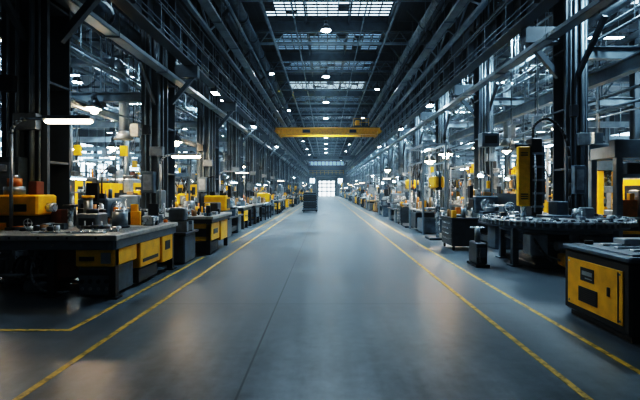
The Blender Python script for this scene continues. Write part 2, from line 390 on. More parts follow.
# ------------------------------------------------------------------ overhead crane
def crane(mat,y,name='overhead_crane'):
    b=B(); X0,X1=-4.85,5.2
    for dy in (-.8,.8):
        b.box(X0+.1,X1-.1,dy-.14,dy+.14,6.86,7.40,mat)
        b.box(X0+.1,X1-.1,dy-.24,dy+.24,6.80,6.86,mat); b.box(X0+.1,X1-.1,dy-.24,dy+.24,7.40,7.45,mat)
        b.box(X0+.2,X1-.2,dy-.05,dy+.05,7.45,7.52,'dark_steel')
        q=X0+.7
        while q<X1-.5: b.box(q,q+.05,dy-.23,dy+.23,6.86,7.40,mat); q+=.9
    for q in range(6): b.box(X0+1.2+q*1.45,X0+1.9+q*1.45,-.955,-.94,6.98,7.28,'black_paint' if q%3==1 else mat)
    for xx in (X0+.3,X1-.25):
        b.box(xx-.18,xx+.18,-1.7,1.7,6.78,7.1,mat,.02)
        for yy in (-1.4,1.4): b.cyl((xx-.1,yy,6.83),(xx+.1,yy,6.83),.15,'dark_steel',16)
    b.box(2.6,4.0,-1.0,1.0,7.54,7.66,'dark_steel',.02); b.box(2.8,3.2,-.4,.4,7.66,8.25,mat,.03)
    b.cyl((3.55,-.7,7.9),(3.55,.7,7.9),.2,'dark_steel',14); b.cyl((3.9,-.5,7.85),(3.9,.3,7.85),.13,'blue_steel',12)
    for zz in (7.95,8.3): b.cyl((2.6,-1,zz),(4.0,-1,zz),.02,mat,6)
    for xx in (2.6,3.3,4.0): b.cyl((xx,-1,7.6),(xx,-1,8.3),.02,mat,6)
    for xx in (3.4,3.65): b.cyl((xx,0,7.9),(xx,0,6.5),.015,'dark_steel',6)
    b.box(3.4,3.66,-.1,.1,6.25,6.5,'dark_steel',.03); b.curve([(3.53,0,6.25),(3.53,0,6.1),(3.66,0,5.98),(3.53,0,5.88),(3.42,0,5.96)],.03,'dark_steel')
    b.obj(name,(0,y,0))
crane('yellow_paint',41); crane('blue_steel',74)

# ------------------------------------------------------------------ machines
def clutter(b,x0,x1,y0,y1,z,n,r,hmax=.3):
    for _ in range(n):
        x=r.uniform(x0,x1); y=r.uniform(y0,y1); t=r.random()
        mt=r.choice(['grey_steel','dark_steel','blue_steel','bright_steel','bright_steel','grey_steel','yellow_paint','orange_paint','cardboard','black_paint'])
        h=r.uniform(.05,hmax)
        if t<.45:
            a=r.uniform(.03,.12); c=r.uniform(.03,.12); b.box(max(x-a,x0-.02),min(x+a,x1+.02),max(y-c,y0-.02),min(y+c,y1+.02),z,z+h,mt,.006)
        elif t<.8: b.cyl((x,y,z),(x,y,z+h),r.uniform(.02,.07),mt,12)
        else:
            b.cyl((x,y,z+.04),(min(x+r.uniform(.1,.3),x1+.02),y,z+.04),.03,mt,10)
            b.cyl((x,y,z),(x,y,z+h*1.3),.012,'bright_steel',6)
def casters(b,x0,x1,y0,y1):
    for x in (x0,x1):
        for y in (y0,y1): b.cyl((x-.02,y,.05),(x+.02,y,.05),.05,'rubber',12); b.box(x-.03,x+.03,y-.02,y+.02,.06,.12,'dark_steel')
def workbench(seed):
    r=random.Random(seed); b=B(); w,d=r.uniform(1.5,1.9),r.uniform(1.8,2.4); X,Y=w/2,d/2
    b.box(-X,X,-Y,Y,.86,.94,'bench_top',.01); b.box(-X+.05,X-.05,-Y+.05,Y-.05,.74,.86,'dark_steel')
    for x in (-X+.1,X-.1):
        for y in (-Y+.1,0,Y-.1): b.box(x-.05,x+.05,y-.05,y+.05,0,.74,'black_paint'); b.box(x-.08,x+.08,y-.08,y+.08,0,.02,'black_paint')
    b.box(-X+.1,X-.1,-Y+.1,Y-.1,.18,.22,'dark_steel'); clutter(b,-X+.2,X-.2,-Y+.2,Y-.2,.22,12,r,.45)
    c='yellow_paint' if seed%2==0 else 'blue_steel'
    b.box(X-.5,X-.02,-Y+.08,-.1,.32,.74,c,.01); b.box(X-.022,X-.005,-Y+.15,-.18,.52,.56,'black_paint'); b.box(X-.45,X-.08,-Y+.06,-Y+.08,.5,.54,'black_paint')
    b.box(-X+.03,-X+.45,-Y+.07,-.1,.28,.74,'blue_steel',.01)
    vx,vy=X-.3,-Y+.25; b.box(vx-.08,vx+.08,vy-.12,vy+.12,.94,1.0,'dark_steel'); b.box(vx-.07,vx+.07,vy-.05,vy,1.0,1.12,'grey_steel'); b.box(vx-.07,vx+.07,vy+.04,vy+.09,1.0,1.12,'grey_steel'); b.cyl((vx,vy-.25,1.03),(vx,vy+.1,1.03),.02,'bright_steel',8)
    clutter(b,-X+.1,X-.1,-Y+.4,Y-.1,.94,26,r,.36)
    if seed%3==0:
        b.box(-X+.05,-X+.1,-Y+.1,-Y+.15,.94,2.0,'blue_steel'); b.box(-X+.05,-X+.1,Y-.15,Y-.1,.94,2.0,'blue_steel'); b.box(-X+.03,-X+.25,-Y+.1,Y-.1,1.5,1.54,'blue_steel'); b.box(-X+.03,-X+.3,-Y+.1,Y-.1,1.98,2.04,'blue_steel'); clutter(b,-X+.08,-X+.24,-Y+.2,Y-.2,1.54,12,r,.3)
        b.box(-X+.3,-X+.36,-.6,.6,1.94,1.97,'tube_cool')
    elif seed%3==1:
        b.tube([(-X+.2,Y-.3,.94),(-X+.2,Y-.3,2.3),(-X+.35,Y-.3,2.42),(X-.3,Y-.3,2.42)],.03,'grey_steel'); b.box(X-.7,X-.15,Y-.36,Y-.24,2.36,2.4,'grey_steel'); b.box(X-.68,X-.17,Y-.34,Y-.26,2.345,2.36,'tube_warm')
    else:
        b.box(-.35,.35,Y-.5,Y-.1,.94,1.45,'blue_steel',.02); b.box(-.3,.3,Y-.52,Y-.49,1.0,1.35,'yellow_paint',.005); b.cyl((0,Y-.3,1.45),(0,Y-.3,1.85),.09,'grey_steel',12)
    return b.mesh('workbench')
def lathe(seed):
    r=random.Random(seed); b=B()
    b.box(-.4,.4,-1.2,-.5,0,.62,'blue_steel',.03); b.box(-.4,.4,.55,1.15,0,.62,'blue_steel',.03); b.box(-.35,.35,-.5,.55,.12,.3,'dark_steel')
    b.box(-.48,.48,-1.25,1.2,.62,.68,'dark_steel',.01); b.box(-.25,-.12,-1.15,1.15,.68,.9,'grey_steel'); b.box(.12,.25,-1.15,1.15,.68,.9,'grey_steel'); b.box(-.12,.12,-1.15,1.15,.7,.82,'dark_steel')
    c='yellow_paint' if seed%2 else 'blue_steel'
    b.box(-.38,.36,-1.2,-.55,.9,1.42,c,.04); b.box(.36,.38,-1.1,-.65,.98,1.3,'black_paint'); b.cyl((0,-.55,1.14),(0,-.4,1.14),.2,'bright_steel',18); b.cyl((0,-.4,1.14),(0,.5,1.14),.04,'bright_steel',10)
    b.box(-.14,.14,.7,1.05,.9,1.2,'blue_steel',.03); b.cyl((0,.55,1.14),(0,.7,1.14),.05,'bright_steel',10,r1=.06); b.disc_wheel((0,1.12,1.14),(0,1,0),.13,.012,'bright_steel')
    b.box(-.36,.42,-.05,.3,.9,.98,'dark_steel',.01); b.box(.05,.3,0,.25,.98,1.1,'grey_steel',.01); b.box(.3,.42,-.08,.32,.62,.9,'blue_steel',.02); b.disc_wheel((.47,.05,.78),(1,0,0),.11,.012,'bright_steel')
    if seed!=2: b.box(-.52,-.48,-1.2,1.2,.68,1.5,'dark_steel')
    b.tube([(-.3,-1.0,1.42),(-.3,-1.0,2.0),(.1,-.6,2.15)],.018,'black_paint'); b.cyl((.1,-.6,2.15),(.2,-.5,2.03),.04,'grey_steel',10,r1=.1)
    if seed!=2: b.cyl((.2,-.5,2.03),(.205,-.495,2.02),.085,'tube_cool',10)
    b.box(.36,.46,-.95,-.7,1.36,1.75,'black_paint',.01); clutter(b,-.3,.3,-1.15,-.65,1.42,6,r,.2)
    return b.mesh('lathe')
def mill(seed):
    r=random.Random(seed); b=B(); c='yellow_paint' if seed%2 else 'blue_steel'; c2='blue_steel' if seed%2 else 'grey_steel'
    b.box(-.5,.5,-.55,.6,0,.16,'dark_steel',.03); b.box(-.3,.3,.05,.58,.16,1.85,c2,.04); b.box(-.2,.2,-.35,.1,.16,.3,'dark_steel'); b.cyl((0,-.2,.25),(0,-.2,.75),.07,'bright_steel',12)
    b.box(-.25,.25,-.42,.05,.62,.82,c2,.03); b.box(-.3,.3,-.4,.0,.82,.92,'dark_steel',.01); b.box(-.8,.8,-.38,-.04,.92,1.02,'bright_steel',.01)
    for x in (-.85,.85): b.disc_wheel((x,-.2,.97),(1,0,0),.12,.012,'dark_steel')
    b.disc_wheel((0,-.47,.72),(0,1,0),.12,.012,'bright_steel')
    b.box(-.2,.2,-.5,.65,1.85,2.1,c2,.05); b.box(-.17,.17,-.55,-.2,1.45,2.15,c,.04); b.cyl((0,-.37,2.15),(0,-.37,2.5),.13,'dark_steel',14); b.cyl((0,-.37,1.2),(0,-.37,1.45),.06,'bright_steel',12); b.cyl((0,-.37,1.05),(0,-.37,1.2),.02,'bright_steel',8)
    b.tube([(.3,.2,1.7),(.75,.0,1.75),(.8,-.2,1.65)],.025,'dark_steel'); b.box(.62,.98,-.3,-.2,1.25,1.65,'black_paint',.01); b.box(.66,.94,-.31,-.3,1.4,1.6,'dark_steel')
    b.box(-.75,-.35,.2,.6,.0,1.5,c2,.02); b.box(-.7,-.4,.18,.2,.9,1.35,'black_paint'); clutter(b,-.7,.7,-.34,-.08,1.02,6,r,.15)
    b.curve([(-.5,.4,1.5),(-.4,.4,1.9),(-.2,.45,2.3),(0,.3,2.4),(0,-.2,2.45)],.02,'rubber',6)
    return b.mesh('milling_machine')
def drillpress(seed):
    b=B(); b.box(-.3,.3,-.4,.35,0,.08,'dark_steel',.02); b.cyl((0,.15,.08),(0,.15,2.1),.06,'bright_steel',14); b.box(-.3,.3,-.4,.05,.95,1.02,'grey_steel',.01); b.box(-.06,.06,.0,.2,.88,1.06,'dark_steel')
    b.box(-.16,.16,-.45,.4,1.65,2.05,'yellow_paint' if seed%2 else 'blue_steel',.05); b.cyl((0,-.28,1.3),(0,-.28,1.65),.05,'bright_steel',12); b.cyl((0,-.28,1.15),(0,-.28,1.3),.015,'bright_steel',8); b.cyl((0,.3,1.6),(0,.3,2.2),.11,'dark_steel',12)
    for a in range(3):
        t=a*2.09; b.cyl((.16,-.2,1.75),(.22,-.2+.25*math.cos(t),1.75+.25*math.sin(t)),.012,'bright_steel',6)
    return b.mesh('drill_press')
def cabinet(seed):
    b=B(); c=['blue_steel','grey_steel','yellow_paint'][seed%3]; h=1.9
    b.box(-.4,.4,-.6,.6,0,.1,'black_paint'); b.box(-.42,.42,-.62,.62,.1,h,c,.02)
    for s in (-1,1):
        xs=s*.42
        for y0,y1 in ((-.58,-.02),(.02,.58)): b.box(*sorted((xs,xs+s*.015)),y0,y1,.16,h-.06,c,.005); b.box(*sorted((xs+s*.015,xs+s*.03)),y1-.1,y1-.06,.9,1.1,'bright_steel')
        for q in range(5): b.box(*sorted((xs+s*.015,xs+s*.02)),-.5,-.15,.3+q*.05,.32+q*.05,'black_paint')
        b.box(*sorted((xs+s*.015,xs+s*.025)),.15,.45,1.35,1.6,'black_paint')
    b.cyl((0,0,h),(0,0,h+.12),.04,'dark_steel',10); b.cyl((0,0,h+.12),(0,0,h+.2),.045,'orange_paint',10); b.cyl((.2,.3,h),(.2,.3,h+2.9),.03,'struct_light',8)
    for y in (-.4,.2): b.box(-.3,.3,y-.15,y+.15,h,h+.08,'dark_steel')
    return b.mesh('control_cabinet')
def rack(seed):
    r=random.Random(seed); b=B()
    for x in (-.4,.4):
        for y in (-1.15,0,1.15): b.box(x-.03,x+.03,y-.03,y+.03,0,2.5,'orange_paint' if seed%2 else 'blue_steel')
    for z in (.25,.95,1.65,2.35):
        b.box(-.42,.42,-1.18,1.18,z,z+.05,'grey_steel')
        y=-1.05
        while y<.9:
            w=r.uniform(.12,.36); h=r.uniform(.12,.5); b.box(-.34,.34,y,y+w,z+.05,z+.05+h,r.choice(['cardboard','blue_steel','dark_steel','grey_steel','yellow_paint','rust_brown','bright_steel']),.01); y+=w+.06
    return b.mesh('storage_rack')
def cart(seed):
    r=random.Random(seed); b=B(); casters(b,-.28,.28,-.42,.42)
    b.box(-.34,.34,-.5,.5,.12,.82,'yellow_paint' if seed%2 else 'dark_steel',.015); b.box(-.36,.36,-.52,.52,.82,.87,'black_paint',.01)
    for z in (.2,.34,.48,.62):
        for s in (-1,1): b.box(*sorted((s*.34,s*.352)),-.46,.46,z,z+.11,'dark_steel'); b.box(*sorted((s*.352,s*.37)),-.3,.3,z+.08,z+.095,'bright_steel')
    b.tube([(-.3,-.5,.8),(-.3,-.62,.95),(.3,-.62,.95),(.3,-.5,.8)],.015,'bright_steel'); clutter(b,-.3,.3,-.45,.45,.87,14,r,.25)
    return b.mesh('tool_cart')
def crates(seed):
    r=random.Random(seed); b=B()
    for y in (-.5,0,.5): b.box(-.6,.6,y-.05,y+.05,0,.1,'cardboard')
    for q in range(7): b.box(-.6+q*.18,-.6+q*.18+.12,-.6,.6,.1,.13,'cardboard')
    for (x0,x1,y0,y1,z0,h) in ((-.55,-.03,-.55,-.02,.13,.5),(.03,.55,-.55,0,.13,.4),(-.55,0,.03,.55,.13,.45),(.05,.55,.05,.55,.13,.55),(-.5,-.05,-.5,-.1,.63,.3)):
        b.box(x0,x1,y0,y1,z0,z0+h,r.choice(['dark_steel','blue_steel','cardboard','grey_steel','yellow_paint']),.012)
        b.box(x0-.01,x1+.01,y0-.01,y1+.01,z0+h-.06,z0+h-.02,'black_paint')
    return b.mesh('crate_stack')
def conveyor(seed):
    r=random.Random(seed); b=B()
    for x in (-.45,.45): b.box(x-.03,x+.03,-1.2,1.2,.75,.87,'yellow_paint' if seed%2 else 'blue_steel')
    y=-1.15
    while y<1.16: b.cyl((-.42,y,.84),(.42,y,.84),.035,'bright_steel',10); y+=.1
    for y in (-1.05,0,1.05):
        for x in (-.45,.45): b.box(x-.03,x+.03,y-.03,y+.03,0,.75,'dark_steel'); 
        b.box(-.42,.42,y-.02,y+.02,.3,.36,'dark_steel')
    b.box(-.3,.3,-.8,-.2,.88,1.2,'cardboard',.01); b.box(-.3,.2,.2,.7,.88,1.1,'dark_steel',.01)
    b.box(-.5,-.42,.5,.8,.8,1.5,'black_paint',.01); b.box(-.3,.3,-.3,.4,.35,.62,'blue_steel',.02)
    return b.mesh('roller_conveyor')
def hydpress(seed):
    r=random.Random(seed); b=B(); c='yellow_paint' if seed%2 else 'blue_steel'
    b.box(-.65,.65,-.5,.5,0,.5,'dark_steel',.03); b.box(-.65,-.42,-.45,.45,.5,2.5,c,.03); b.box(.42,.65,-.45,.45,.5,2.5,c,.03)
    b.box(-.7,.7,-.5,.5,2.3,2.8,'blue_steel',.03); b.cyl((0,0,1.75),(0,0,2.3),.12,'bright_steel',14); b.box(-.38,.38,-.35,.35,1.5,1.75,'grey_steel',.02); b.box(-.4,.4,-.4,.4,.5,.85,'grey_steel',.02)
    b.cyl((0,0,2.8),(0,0,3.2),.2,'dark_steel',16); b.tube([(.3,.3,2.8),(.3,.3,3.3),(.55,.3,3.3),(.55,.3,2.8)],.03,'bright_steel')
    b.box(.66,.8,-.3,.1,1.1,1.7,'black_paint',.01); b.box(-.8,-.66,-.3,.3,.6,1.4,'grey_steel',.01)
    for s in (-1,1): b.box(s*.55-.04,s*.55+.04,-.53,-.5,.8,2.1,'yellow_paint')
    return b.mesh('hydraulic_press')
def jib(seed):
    r=random.Random(seed); b=B(); c='yellow_paint'
    b.cyl((0,0,0),(0,0,3.5),.1,'blue_steel' if seed else 'yellow_paint',14); b.cyl((0,0,0),(0,0,.04),.24,'dark_steel',14)
    b.box(-.06,.06,-.1,2.3,3.3,3.5,c,.01); b.cyl((0,.1,2.8),(0,1.0,3.3),.04,c,6)
    b.box(-.1,.1,1.6,1.9,3.05,3.3,'dark_steel',.02); b.cyl((0,1.75,1.9),(0,1.75,3.05),.015,'bright_steel',6); b.box(-.05,.05,1.7,1.8,1.75,1.9,'yellow_paint',.01)
    b.curve([(0,0,3.5),(0,.6,3.2),(0,1.2,3.25),(0,1.6,3.15),(.05,1.75,2.4),(.08,1.75,1.6)],.012,'rubber',5); b.box(.04,.12,1.71,1.79,1.4,1.6,'orange_paint')
    return b.mesh('jib_crane')
def frame(seed):
    r=random.Random(seed); b=B(); h=r.uniform(2.7,3.3); m_=r.choice(['struct_light','grey_steel','blue_steel'])
    for x in (-.4,.4):
        for y in (-1.2,1.2): b.box(x-.035,x+.035,y-.035,y+.035,0,h,m_)
        b.box(x-.03,x+.03,-1.2,1.2,h-.08,h,m_); b.box(x-.03,x+.03,-1.2,1.2,h-.7,h-.64,m_)
    for y in (-1.2,0,1.2): b.box(-.4,.4,y-.03,y+.03,h-.06,h,m_)
    b.box(-.4,.4,-1.2,1.2,.8,.85,'bench_top'); clutter(b,-.35,.35,-1.1,1.1,.85,20,r,.5)
    b.box(-.38,.38,-1.1,-.2,.1,.7,'dark_steel',.02); b.box(-.38,.38,.1,1.1,.05,.55,r.choice(['blue_steel','yellow_paint','dark_steel']),.02)
    b.box(-.03,.03,-.7,.5,h-.16,h-.12,r.choice(['tube_cool','tube_warm','tube_cool'])); b.box(-.06,.06,-.75,.55,h-.12,h-.08,'grey_steel')
    for _ in range(5):
        y=r.uniform(-1,1); x=r.choice((-.4,.4)); z=r.uniform(1.3,2.1); b.cyl((x,y,z),(x,y,h-.65),.012,'rubber',5); b.cyl((x,y,z-.18),(x,y,z),.035,r.choice(['yellow_paint','orange_paint','grey_steel','bright_steel']),8)
    b.box(-.44,-.4,-.6,.2,1.4,2.0,r.choice(['blue_steel','grey_steel','yellow_paint']),.01)
    b.curve([(.4,-1,h-.6),(.42,-.5,h-1.1),(.42,0,h-.65),(.42,.5,h-1.2),(.4,1,h-.6)],.02,'rubber',6)
    return b.mesh('service_frame')
def cnc(seed):
    r=random.Random(seed); b=B(); c=['grey_steel','blue_steel','dark_steel'][seed%3]
    b.box(-.8,.8,-1.0,1.0,.05,.7,'dark_steel',.03); b.box(-.8,.75,-1.0,1.0,.7,2.15,c,.05)
    for s in (-1,1):
        xs=.75*s if s>0 else -.8
        b.box(*sorted((xs,xs+s*.03)),-.6,.55,.8,1.95,'yellow_paint' if seed!=1 else 'blue_steel',.01); b.box(*sorted((xs+s*.03,xs+s*.04)),-.45,.4,1.15,1.75,'black_paint'); b.box(*sorted((xs+s*.03,xs+s*.08)),.44,.48,1.0,1.6,'bright_steel')
        b.box(*sorted((xs,xs+s*.16)),.62,.92,1.2,1.75,'black_paint',.01)
    b.cyl((0,-.5,2.15),(0,-.5,2.6),.18,'grey_steel',14); b.tube([(0,.3,2.15),(0,.3,4.8)],.11,'struct_light',12); b.cyl((.6,.9,2.15),(.6,.9,2.5),.035,'orange_paint',8)
    b.box(-.5,.5,-.2,.1,2.15,2.35,'dark_steel',.02)
    return b.mesh('machining_center')
POOL={'workbench':[workbench(i) for i in range(6)],'lathe':[lathe(i) for i in range(4)],'milling_machine':[mill(i) for i in range(4)],
 'drill_press':[drillpress(i) for i in range(2)],'control_cabinet':[cabinet(i) for i in range(3)],'storage_rack':[rack(i) for i in range(4)],
 'tool_cart':[cart(i) for i in range(4)],'crate_stack':[crates(i) for i in range(3)],'roller_conveyor':[conveyor(i) for i in range(2)],
 'hydraulic_press':[hydpress(i) for i in range(2)],'jib_crane':[jib(i) for i in range(2)],'service_frame':[frame(i) for i in range(6)],'machining_center':[cnc(i) for i in range(3)]}
LENY={'workbench':2.5,'lathe':2.6,'milling_machine':1.5,'drill_press':.95,'control_cabinet':1.35,'storage_rack':2.5,'tool_cart':1.3,'crate_stack':1.35,'roller_conveyor':2.5,'hydraulic_press':1.15,'jib_crane':2.6,'service_frame':2.6,'machining_center':2.1}
HW={'workbench':.97,'lathe':.55,'milling_machine':1.0,'drill_press':.35,'control_cabinet':.46,'storage_rack':.45,'tool_cart':.4,'crate_stack':.65,'roller_conveyor':.5,'hydraulic_press':.82,'jib_crane':.3,'service_frame':.46,'machining_center':.98}
def row(s,xin,y0,y1,weights,seed,slack=0.4,jit=.25):
    r=random.Random(seed); y=y0; last=None
    names=list(weights); ws=[weights[n] for n in names]
    while y<y1:
        n=r.choices(names,ws)[0]
        if n==last and n!='workbench': continue
        last=n; L=LENY[n]
        me=r.choice(POOL[n]); rot=0 if s<0 else math.pi
        x=s*(xin+HW[n]+r.uniform(0,jit)); inst(n,me,(x,y+L/2 if n!='jib_crane' else y+.3,0),rot if n!='jib_crane' else 0); y+=L+r.uniform(.1,slack)
W1={'workbench':6,'lathe':4,'milling_machine':2.5,'drill_press':1,'control_cabinet':.6,'tool_cart':2,'crate_stack':1,'roller_conveyor':1.5,'service_frame':2.2,'jib_crane':.5}
W2={'workbench':2,'lathe':2,'milling_machine':3,'drill_press':1,'control_cabinet':2,'storage_rack':1.5,'crate_stack':1,'service_frame':6,'hydraulic_press':3,'jib_crane':1.2,'machining_center':2}
W3={'workbench':1,'milling_machine':3,'control_cabinet':1.5,'storage_rack':3,'service_frame':6,'hydraulic_press':3,'machining_center':3,'jib_crane':1}
row(-1,3.0,14.0,108,W1,11); row(1,3.2,15.2,108,W1,23)
row(-1,6.35,9.8,106,W2,31,.4,.3); row(1,6.75,12.6,106,W2,42,.4,.3)
row(-1,9.2,12.5,106,W2,51,.6,.4); row(1,9.6,13,106,W2,52,.6,.4)
row(-1,12.9,18,106,W3,61,.6,.6); row(1,12.9,18,106,W3,62,.6,.6)
row(-1,16,22,106,W3,63,.8,.6); row(1,16,22,106,W3,64,.8,.6)
row(-1,20.5,28,106,W3,71,1,1.5); row(1,20.5,28,106,W3,72,1,1.5)
def drop(seed):
    r=random.Random(seed); b=B(); z=r.uniform(2.9,3.6); b.cyl((0,0,z),(0,0,ZS-.1),.02,'struct_light',6); b.cyl((.08,0,z+.5),(.08,0,ZS-.1),.012,'rubber',5); b.box(-.12,.16,-.08,.08,z,z+.45,r.choice(['blue_steel','grey_steel','yellow_paint']),.01)
    b.curve([(0,0,z),(.1,.1,z-.4),(.0,.2,z-.5),(-.1,.1,z-.3)],.012,'rubber',5); b.cyl((0,0,5.2),(0,0,5.5),.05,'grey_steel',8)
    return b.mesh('power_drop')
DR=[drop(i) for i in range(5)]
r=random.Random(77)
for s in (-1,1):
    for k in range(60):
        inst('power_drop',r.choice(DR),(s*r.choice((6.75,8.75,9.05,10.6,12.6,15.9)) ,12+r.uniform(0,60),0),r.choice((0,1.57,3.14)))
def duct():
    b=B(); b.tube([(0,0,3.7),(0,0,5.9),(.25,0,6.15),(7,0,6.15)],.16,'struct_light',14)
    for x in range(1,7): b.cyl((x,0,6.15),(x+.07,0,6.15),.19,'grey_steel',14)
    b.cyl((0,0,3.4),(0,0,3.7),.34,'grey_steel',16,r1=.16)
    return b.mesh('extraction_duct')
dm=duct()
for k,y in enumerate(range(14,100,9)):
    inst('extraction_duct',dm,(-7.2,y+1.2,0),math.pi); inst('extraction_duct',dm,(7.4,y+3.4,0),0)

# ------------------------------------------------------------------ hero left: assembly bench
r=random.Random(5); b=B()
b.box(-5.0,-3.05,6.2,8.8,.86,.94,'bench_top',.012); b.box(-6.6,-5.0,6.2,7.75,.86,.94,'bench_top',.012)
b.box(-6.55,-3.1,6.24,6.34,.72,.86,'blue_steel',.01); b.box(-3.17,-3.08,6.26,8.76,.72,.86,'blue_steel',.01)
b.box(-6.55,-3.15,6.3,7.7,.76,.86,'dark_steel'); b.box(-4.95,-3.2,7.7,8.75,.76,.86,'dark_steel')
q=-6.3
while q<-3.3: b.box(q,q+.03,6.195,6.202,.885,.915,'black_paint'); b.cyl((q+.2,6.225,.79),(q+.2,6.245,.79),.02,'bright_steel',8); q+=.42
for q in range(9): b.box(-6.55,-3.15,6.36+q*.15,6.372+q*.15,.938,.943,'dark_steel')
for x,y in ((-6.4,6.4),(-5.3,6.4),(-3.15,8.65),(-4.2,8.65),(-6.4,7.6),(-3.15,6.33),(-4.1,6.4)):
    b.box(x-.05,x+.05,y-.05,y+.05,0,.74,'black_paint'); b.box(x-.09,x+.09,y-.09,y+.09,0,.025,'black_paint')
b.box(-3.68,-3.1,6.26,7.0,.47,.73,'yellow_paint',.015); b.box(-3.62,-3.4,6.25,6.262,.56,.62,'black_paint'); b.box(-3.3,-3.16,6.25,6.262,.52,.68,'grey_steel')
b.box(-3.66,-3.16,6.3,7.0,.04,.46,'blue_steel',.015)
for q in range(4): b.cyl((-3.6+q*.12,6.29,.25),(-3.6+q*.12,6.305,.25),.035,'black_paint',10); b.cyl((-3.6+q*.12,6.29,.14),(-3.6+q*.12,6.305,.14),.025,'grey_steel',10)
b.box(-3.64,-3.2,6.29,6.305,.34,.42,'black_paint')
b.box(-3.4,-3.09,7.1,7.95,.30,.73,'yellow_paint',.015); b.box(-3.094,-3.085,7.2,7.85,.38,.44,'black_paint')
b.box(-3.35,-3.12,7.1,7.9,.05,.28,'dark_steel',.01)
b.box(-3.4,-3.09,8.05,8.6,.22,.74,'yellow_paint',.015); b.box(-3.092,-3.085,8.2,8.45,.45,.62,'black_paint')
b.box(-4.05,-3.72,6.42,6.9,.28,.72,'rust_brown',.01)
b.box(-6.4,-3.7,6.9,7.6,.10,.14,'dark_steel'); clutter(b,-6.2,-4.3,6.9,7.5,.14,30,r,.5)
b.cyl((-5.7,6.7,.45),(-5.0,6.7,.45),.16,'grey_steel',14); b.cyl((-4.6,6.6,.12),(-4.25,6.6,.12),.12,'blue_steel',14)
b.tube([(-6.5,6.5,.3),(-4.2,6.5,.3)],.03,'grey_steel'); b.tube([(-6.5,6.55,.55),(-4.9,6.55,.55),(-4.9,6.55,.1)],.025,'grey_steel')
for k in range(5):
    c=Vector((-4.75+.02*k,6.7,.35)); pts=[c+Vector((.16*math.cos(t*.524)+.01*k,.05*k,.2*math.sin(t*.524))) for t in range(13)]
    b.tube(pts,.018,'grey_steel' if k%2 else 'rubber',6)
b.curve([(-5.2,6.5,.72),(-5.1,6.4,.4),(-4.8,6.4,.2),(-4.4,6.45,.4),(-4.2,6.5,.72)],.02,'rubber',6)
b.curve([(-6.0,6.5,.72),(-5.8,6.35,.3),(-5.4,6.35,.25),(-5.1,6.5,.7)],.025,'grey_steel',6)
b.curve([(-4.4,6.5,.72),(-4.35,6.3,.35),(-4.2,6.35,.1),(-3.9,6.5,.05)],.02,'grey_steel',6)
b.cyl((-3.62,7.5,.94),(-3.62,7.5,1.22),.13,'grey_steel',20); b.cyl((-3.62,7.5,1.22),(-3.62,7.5,1.26),.09,'bright_steel',20)
b.cyl((-3.62,7.5,.94),(-3.62,7.5,.97),.16,'dark_steel',20)
b.box(-4.25,-3.88,7.25,7.6,.94,1.2,'grey_steel',.02); b.box(-4.2,-3.93,7.24,7.25,1.0,1.12,'dark_steel'); b.cyl((-4.06,7.42,1.2),(-4.06,7.42,1.27),.1,'dark_steel',16)
b.box(-3.42,-3.2,7.9,8.2,.94,1.12,'bright_steel',.02)
for k in range(6): b.cyl((-4.9+k*.11,6.9,.94),(-4.9+k*.11,6.9,.99+.02*(k%3)),.045,'bright_steel' if k%2 else 'dark_steel',12)
b.cyl((-4.55,7.6,.94),(-4.55,7.6,1.3),.05,'bright_steel',12); b.cyl((-4.55,7.6,1.3),(-4.55,7.6,1.34),.12,'dark_steel',16); b.cyl((-4.7,7.9,.94),(-4.7,7.9,1.5),.03,'grey_steel',10)
b.box(-4.85,-4.65,7.5,7.8,.94,1.25,'rust_brown',.01); b.cyl((-4.4,7.9,.94),(-4.4,7.9,1.45),.08,'grey_steel',14); b.cyl((-4.4,7.9,1.45),(-4.4,7.9,1.5),.11,'yellow_paint',14)
clutter(b,-4.9,-3.2,7.9,8.7,.94,40,r,.4); clutter(b,-6.4,-5.7,6.5,6.9,.94,5,r,.08); clutter(b,-5.5,-3.4,7.0,7.3,.94,18,r,.12)
b.box(-4.5,-3.4,6.5,6.62,.94,.965,'bright_steel'); b.box(-3.9,-3.3,6.75,6.8,.94,.98,'bright_steel')
b.obj('assembly_bench')
b=B(); b.box(-5.75,-4.85,7.15,7.7,.94,1.14,'dark_steel',.02); b.box(-5.6,-4.82,7.12,7.66,1.17,1.52,'yellow_paint',.03); b.box(-5.55,-4.9,7.2,7.6,1.12,1.18,'black_paint')
b.box(-5.2,-5.0,7.105,7.122,1.24,1.36,'black_paint'); b.cyl((-5.4,7.4,1.52),(-5.4,7.4,1.66),.16,'grey_steel',18); b.cyl((-5.4,7.4,1.66),(-5.4,7.4,1.8),.11,'orange_paint',18); b.cyl((-5.4,7.4,1.8),(-5.4,7.4,1.86),.06,'bright_steel',12)
b.box(-5.1,-4.95,7.3,7.5,1.52,1.75,'rust_brown',.01); b.cyl((-4.82,7.4,1.3),(-4.7,7.4,1.3),.08,'bright_steel',14)
b.box(-6.2,-5.8,7.15,7.6,.94,1.5,'blue_steel',.03); b.disc_wheel((-4.95,7.08,1.05),(0,1,0),.07,.01,'bright_steel')
b.cyl((-5.7,7.3,1.14),(-5.7,7.3,1.9),.05,'bright_steel',12); b.box(-5.85,-5.55,7.2,7.45,1.9,2.05,'dark_steel',.02)
b.obj('bench_grinding_machine')
def archlamp(x,y,z0,h,L,name='arched_work_lamp'):
    b=B(); pts=[(0,0,z0)]+[(0,0,h-.25)]
    for k in range(1,6):
        t=k/5*math.pi/2; pts.append((.25-.25*math.cos(t),0,h-.25+.25*math.sin(t)))
    pts.append((L,0,h)); b.tube(pts,.028,'grey_steel',10); b.cyl((0,0,z0),(0,0,z0+.04),.09,'dark_steel',14)
    b.box(L-.75,L+.05,-.09,.09,h-.02,h+.04,'grey_steel',.01); b.box(L-.73,L+.03,-.06,.06,h-.08,h-.02,'tube_warm',.02)
    b.obj(name,(x,y,0))
